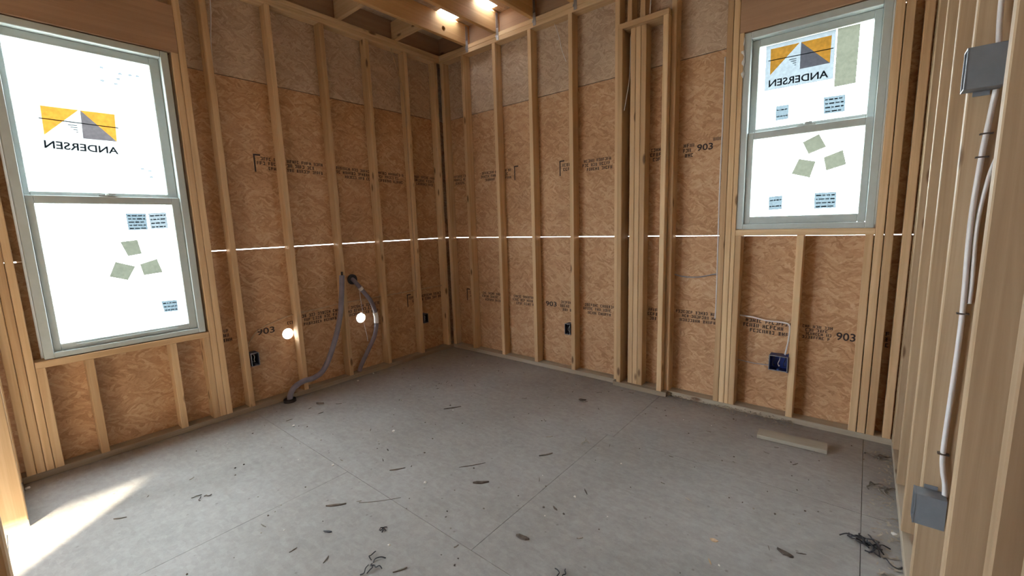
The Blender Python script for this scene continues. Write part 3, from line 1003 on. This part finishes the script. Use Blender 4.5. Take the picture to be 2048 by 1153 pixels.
cable('pale cable hanging from the plate right of the tall window', [(-0.03, -1.985, 2.98), (-0.028, -1.995, 2.80), (-0.028, -2.018, 2.60), (-0.03, -2.022, 2.45)], 0.0035)
cable('tan cable drooping along the left wall through the studs',
      [(-0.075, -2.00, 0.50), (-0.070, -1.93, 0.585), (-0.066, -1.78, 0.640), (-0.064, -1.63, 0.668), (-0.066, -1.45, 0.675), (-0.062, -1.22, 0.690), (-0.060, -0.85, 0.692), (-0.062, -0.43, 0.695), (-0.065, -0.06, 0.700)], 0.005, 'cable_tan')
cable('white cable down the left edge of the smaller window framing',
      [(2.690, 0.030, 2.36), (2.692, 0.026, 2.0), (2.688, 0.03, 1.5), (2.692, 0.03, 1.0), (2.694, 0.03, 0.75), (2.690, 0.035, 0.63)], 0.0045)
cable('grey cable running across the bay beside the smaller window',
      [(2.388, 0.075, 0.925), (2.46, 0.070, 0.912), (2.56, 0.07, 0.915), (2.66, 0.06, 0.940), (2.702, 0.05, 0.945)], 0.0045, 'cable_grey')
cable('white cable looping into the blue double outlet box',
      [(2.842, 0.060, 0.668), (2.92, 0.050, 0.665), (3.00, 0.045, 0.652), (3.10, 0.040, 0.650), (3.131, 0.038, 0.640), (3.137, 0.038, 0.60), (3.132, 0.038, 0.52), (3.120, 0.04, 0.438)], 0.0048)
cable('thin grey wire entering the left side of the blue box', [(2.842, 0.06, 0.352), (2.94, 0.05, 0.347), (3.037, 0.04, 0.352)], 0.003, 'cable_grey')
cable('thin pale wire hanging beside the chase post',
      [(2.046, 0.02, 2.66), (2.046, 0.01, 2.40), (2.040, -0.02, 2.25), (2.026, -0.035, 2.14)], 0.003)
cable('thin white wire stub above the chase cross piece', [(2.20, 0.02, 2.96), (2.202, 0.0, 2.86), (2.20, -0.01, 2.741)], 0.004)
cable('thin pale wire dangling between the back wall studs',
      [(1.36, 0.06, 2.963), (1.40, 0.06, 2.86), (1.43, 0.06, 2.74), (1.47, 0.06, 2.64)], 0.0025)

# ------------------------------------------------------------------ insulated refrigerant pipes
p = tag(tube('insulated_pipe', [(0.048, -1.800, 0.0), (0.048, -1.790, 0.06), (0.050, -1.752, 0.108), (0.055, -1.68, 0.135), (0.05, -1.59, 0.136), (0.045, -1.50, 0.185),
                               (0.035, -1.405, 0.345), (0.030, -1.322, 0.56), (0.028, -1.285, 0.75), (0.028, -1.262, 0.945)], lambda t: 0.0215, 'pipe', None, 14),
        'bent grey insulated pipe rising free from the floor by the left wall', 'pipe')
tube('pipe_core', [(0.028, -1.262, 0.93), (0.028, -1.260, 0.975)], 0.009, 'rubber_and_shade', p, 10)
V, F = [], []
cyl_vf((0.048, -1.800, 0.012), 2, 0.045, 0.022, V, F, 20)
link('floor_collar', mesh_from('floor_collar', V, F), p, MAT['rubber_and_shade'])
p = tag(tube('insulated_pipe', [(-0.140, -1.106, 0.888), (-0.080, -1.105, 0.884), (-0.050, -1.085, 0.845), (-0.036, -1.055, 0.795), (-0.030, -0.965, 0.660), (-0.028, -0.928, 0.50),
                               (-0.028, -0.955, 0.35), (-0.03, -1.035, 0.22), (-0.035, -1.112, 0.10), (-0.038, -1.138, 0.040)], lambda t: 0.0190, 'pipe', None, 14),
        'curved grey insulated pipe from the wall hole down to the plate', 'pipe')
tube('tape_wrap', [(-0.040, -1.064, 0.810), (-0.036, -1.048, 0.785)], 0.0215, 'tape', p, 14)
tube('tape_wrap', [(-0.029, -0.936, 0.555), (-0.028, -0.928, 0.510), (-0.028, -0.931, 0.455)], 0.0215, 'tape', p, 14)
V, F = [], []
cyl_vf((-0.083, -1.105, 0.885), 0, 0.046, 0.010, V, F, 20)  # black disc standing in for the dark hole around the pipe
link('dark_hole_disc', mesh_from('dark_hole_disc', V, F), p, MAT['rubber_and_shade'])
tube('hanging_wire', [(-0.030, -1.068, 0.80), (-0.028, -1.075, 0.74), (-0.03, -1.062, 0.60), (-0.034, -1.055, 0.48), (-0.035, -1.035, 0.36), (-0.036, -1.03, 0.30)], 0.0026, 'cable', p)

# ------------------------------------------------------------------ things on the floor
e = tag(board('board_offcut', (-0.172, -0.050, -0.012), (0.172, 0.050, 0.012), None, 'scrap'), 'short grey lumber offcut lying on the floor below the smaller window', 'board')
e.location = (3.215, -0.285, 0.0125)
e.rotation_euler = (math.pi / 2 * 0, math.pi / 2, 0)
e.rotation_mode = 'QUATERNION'
from mathutils import Quaternion, Euler
e.rotation_quaternion = Quaternion((0, 0, 1), math.radians(3)) @ Euler((0, math.pi / 2, 0)).to_quaternion()

def tangle(label, x, y, size, n, mat='wire', r=0.0022, cat='wire scrap', name='wire_scrap'):
    V, F = [], []
    for k in range(n):
        a = random.uniform(0, 6.28)
        px, py = x + random.uniform(-0.3, 0.3) * size, y + random.uniform(-0.3, 0.3) * size
        pts = []
        for q in range(5):
            pts.append((px, py, r + random.uniform(0, 0.35) * size * 0.4 if q not in (0, 4) else r))
            a += random.uniform(-1.5, 1.5)
            px += math.cos(a) * size * 0.2
            py += math.sin(a) * size * 0.2
        tube_vf(pts, r, V, F, 5, 1.0, 4)
    return tag(link(name, mesh_from(name, V, F, True), None, MAT[mat]), label, cat)

tangle('black wire scrap tangle with an upright tail near the floor centre', 2.668, -1.955, 0.065, 5)
tangle('dark wire scrap tangle on the pale left part of the floor', 2.037, -2.347, 0.075, 5)
tangle('black wire clump at the bottom edge of the floor', 3.105, -1.705, 0.06, 7)
tangle('pile of dark wire and shavings against the right partition plate', 3.585, -1.08, 0.11, 16, r=0.0026)
tangle('dark curl of wire beside the far end of the right partition', 3.600, -0.23, 0.10, 5, 'dirt', 0.003)
tangle('dark wisp of strapping midway along the right partition', 3.625, -0.55, 0.10, 6, 'dirt', 0.003)
tangle('small dark wire twist left of the floor centre', 1.896, -2.205, 0.045, 3)
tangle('thin looped wire scrap in the middle of the floor', 2.215, -0.99, 0.05, 3, 'shaving', 0.0018)
tangle('small forked twig on the floor near the sun patch', 0.93, -2.62, 0.055, 3, 'bark', 0.002)

def sliver(label, x, y, l, w, h, rz, mat='bark', cat='wood scrap', name='wood_sliver', bend=0.1):
    V, F = [], []
    n = 5
    ca, sa = math.cos(rz), math.sin(rz)
    for i in range(n):
        t = i / (n - 1) - 0.5
        ww = w * (1 - 3.5 * t * t) * random.uniform(0.75, 1.1)
        off = bend * l * (t * t)
        hh = h * random.uniform(0.6, 1.1)
        for (dx, z) in ((-ww / 2, 0.0004), (ww / 2, 0.0004), (ww * 0.35, hh), (-ww * 0.35, hh * 0.85)):
            px, py = t * l, dx + off
            V.append((x + px * ca - py * sa, y + px * sa + py * ca, z))
    for i in range(n - 1):
        for k in range(4):
            F.append((i * 4 + k, i * 4 + (k + 1) % 4, (i + 1) * 4 + (k + 1) % 4, (i + 1) * 4 + k))
    F.append((3, 2, 1, 0))
    F.append((n * 4 - 4, n * 4 - 3, n * 4 - 2, n * 4 - 1))
    return tag(link(name, mesh_from(name, V, F), None, MAT[mat]), label, cat)

def px(x, y):
    d = fw + rr * ((x - 1024) / 858.355) + uu * ((576.5 - y) / 858.355)
    t = -M.translation.z / d.z
    q = M.translation + d * t
    return q.x, q.y

for lab, (x, y), l, w, h, rz, mat in (
    ('thick dark bark sliver right of the wire tangle', px(1045, 1077), 0.062, 0.022, 0.012, 0.25, 'bark'),
    ('leaf-shaped dark chip at the lower right of the floor', px(1570, 1108), 0.060, 0.026, 0.008, -0.25, 'bark'),
    ('long dark splinter on the pale left part of the floor', px(672, 1012), 0.095, 0.014, 0.008, 0.85, 'bark'),
    ('thin dark splinter with pointed ends near the left pipe', px(795, 940), 0.085, 0.009, 0.006, 0.95, 'bark'),
    ('thin splinter furthest back towards the room corner', px(905, 817), 0.130, 0.010, 0.006, 1.0, 'bark'),
    ('long thin splinter in the middle of the floor', px(945, 932), 0.150, 0.006, 0.004, 0.95, 'bark'),
    ('broken bark strip in front of the long thin splinter', px(962, 967), 0.085, 0.018, 0.010, 0.75, 'bark'),
    ('curled brown chip right of the long thin splinter', px(1092, 911), 0.085, 0.009, 0.008, 1.0, 'dirt'),
    ('dark round chip on the floor before the back wall', px(1165, 801), 0.055, 0.035, 0.008, 0.4, 'bark'),
    ('small bark chip close to the bent grey pipe', px(640, 808), 0.060, 0.025, 0.012, 0.6, 'bark'),
    ('rusty brown knot chip at the lower right of the floor', px(1428, 1082), 0.032, 0.026, 0.005, 0.1, 'cable_tan'),
    ('thin grey splinter at the lower left of the floor', px(800, 1142), 0.055, 0.008, 0.005, 1.1, 'dirt'),
    ('short dark splinter on the pale floor left of the tangle', px(655, 1065), 0.042, 0.012, 0.006, 0.5, 'wire'),
    ('slender brown twig beside the sun patch', px(240, 1038), 0.055, 0.007, 0.005, 0.9, 'dirt'),
    ('long pale drag splinter on the left floor', px(760, 1003), 0.20, 0.004, 0.003, 0.85, 'dirt'),
    ('dark comma-shaped chip right of the floor centre', px(1110, 1018), 0.035, 0.010, 0.006, -0.4, 'bark'),
    ('upright-looking dark splinter right of centre', px(1172, 985), 0.045, 0.008, 0.006, 2.4, 'bark'),
    ('red-brown splinter at the bottom right of the floor', px(1420, 1125), 0.032, 0.007, 0.005, 2.2, 'cable_tan'),
):
    sliver(lab, x, y, l, w, h, rz, mat)

def crumb(label, x, y, s, mat, cat='debris', group=None, name='crumb'):
    bm = bmesh.new()
    bmesh.ops.create_icosphere(bm, subdivisions=1, radius=s)
    for v in bm.verts:
        v.co *= random.uniform(0.6, 1.2)
        v.co.z = max(v.co.z * 0.6, -0.3 * s)
    me = bpy.data.meshes.new(name)
    bm.to_mesh(me)
    bm.free()
    o = link(name, me, None, MAT[mat])
    o.location = (x, y, 0.3 * s + 0.0003)
    return tag(o, label, cat, group)

for lab, q, s in (('white plaster crumb on the floor before the bent pipe', (587, 853), 0.011), ('pale crumb cluster at the middle of the left floor', (787, 864), 0.013),
                  ('white crumb left of the thin dark splinter', (666, 932), 0.008), ('white crumb right of the thin dark splinter', (851, 966), 0.010),
                  ('white crumb between the two wire tangles', (779, 1092), 0.008), ('pale crumb at the foot of the bent grey pipe', (581, 806), 0.012),
                  ('pale crumb at the foot of the curved grey pipe', (716, 763), 0.011), ('white crumb right of the curved pipe foot', (747, 748), 0.010),
                  ('white crumb lying at the foot of the sunlit jamb', (56, 979), 0.014), ('white crumb right of the floor centre', (1149, 995), 0.009),
                  ('white chip in the corner by the right partition', (1787, 1070), 0.012)):
    x, y = px(*q)
    crumb(lab, x, y, s, 'white_bit')

rs = random.Random(21)
n = 0
while n < 270:
    x, y = rs.uniform(0.15, 3.62), rs.uniform(-2.9, -0.1)
    if x < 0.6 and y < -2.6:
        continue
    k = rs.random()
    if k < 0.55:
        crumb('tiny dark crumb scattered on the subfloor', x, y, rs.uniform(0.003, 0.0065), rs.choice(['dirt', 'bark', 'bark']), 'debris', 'tiny dark crumbs on the floor')
    elif k < 0.72:
        crumb('tiny pale crumb scattered on the subfloor', x, y, rs.uniform(0.003, 0.006), rs.choice(['white_bit', 'shaving']), 'debris', 'tiny pale crumbs on the floor')
    else:
        random.seed(n)
        sliver('tiny splinter scattered on the subfloor', x, y, rs.uniform(0.015, 0.045), rs.uniform(0.003, 0.006), 0.004, rs.uniform(0, 3.1), rs.choice(['bark', 'dirt', 'dirt', 'shaving']),
               'wood scrap', 'wood_splinter')['group'] = 'tiny splinters on the floor'
    n += 1

# drifts of sawdust against the plates: nobody could count the shavings
V, F = [], []
def shaving(x, y, z0, s):
    b = len(V)
    a = random.uniform(0, 6.28)
    t = random.uniform(-0.6, 0.6)
    for dx, dy in ((-1, -0.4), (1, -0.4), (1, 0.4), (-1, 0.4)):
        V.append((x + s * (dx * math.cos(a) - dy * math.sin(a)), y + s * (dx * math.sin(a) + dy * math.cos(a)), z0 + 0.001 + s * 0.5 * abs(t) * (dx + 1) + random.uniform(0, 0.002)))
    F.append((b, b + 1, b + 2, b + 3))
random.seed(5)
for k in range(900):
    t = random.random()
    if t < 0.5:
        x = random.uniform(2.35, 3.2); y = -abs(random.gauss(0, 0.035)) - 0.004
        shaving(x, y, max(0, 0.028 - abs(y) * 0.5) * random.random(), random.uniform(0.003, 0.011))
    elif t < 0.8:
        y = random.uniform(-1.6, -0.1); x = 3.666 - abs(random.gauss(0, 0.04))
        shaving(x, y, 0, random.uniform(0.003, 0.012))
    else:
        x = random.uniform(0.2, 2.3); y = -abs(random.gauss(0, 0.02)) - 0.054 * (1.95 < x < 2.386) - 0.004
        shaving(x, y, 0, random.uniform(0.003, 0.009))
sd = link('sawdust', mesh_from('sawdust', V, F), None, MAT['shaving'])
tag(sd, 'pale sawdust and shavings drifted along the bottom plates', 'sawdust')
sd['kind'] = 'stuff'
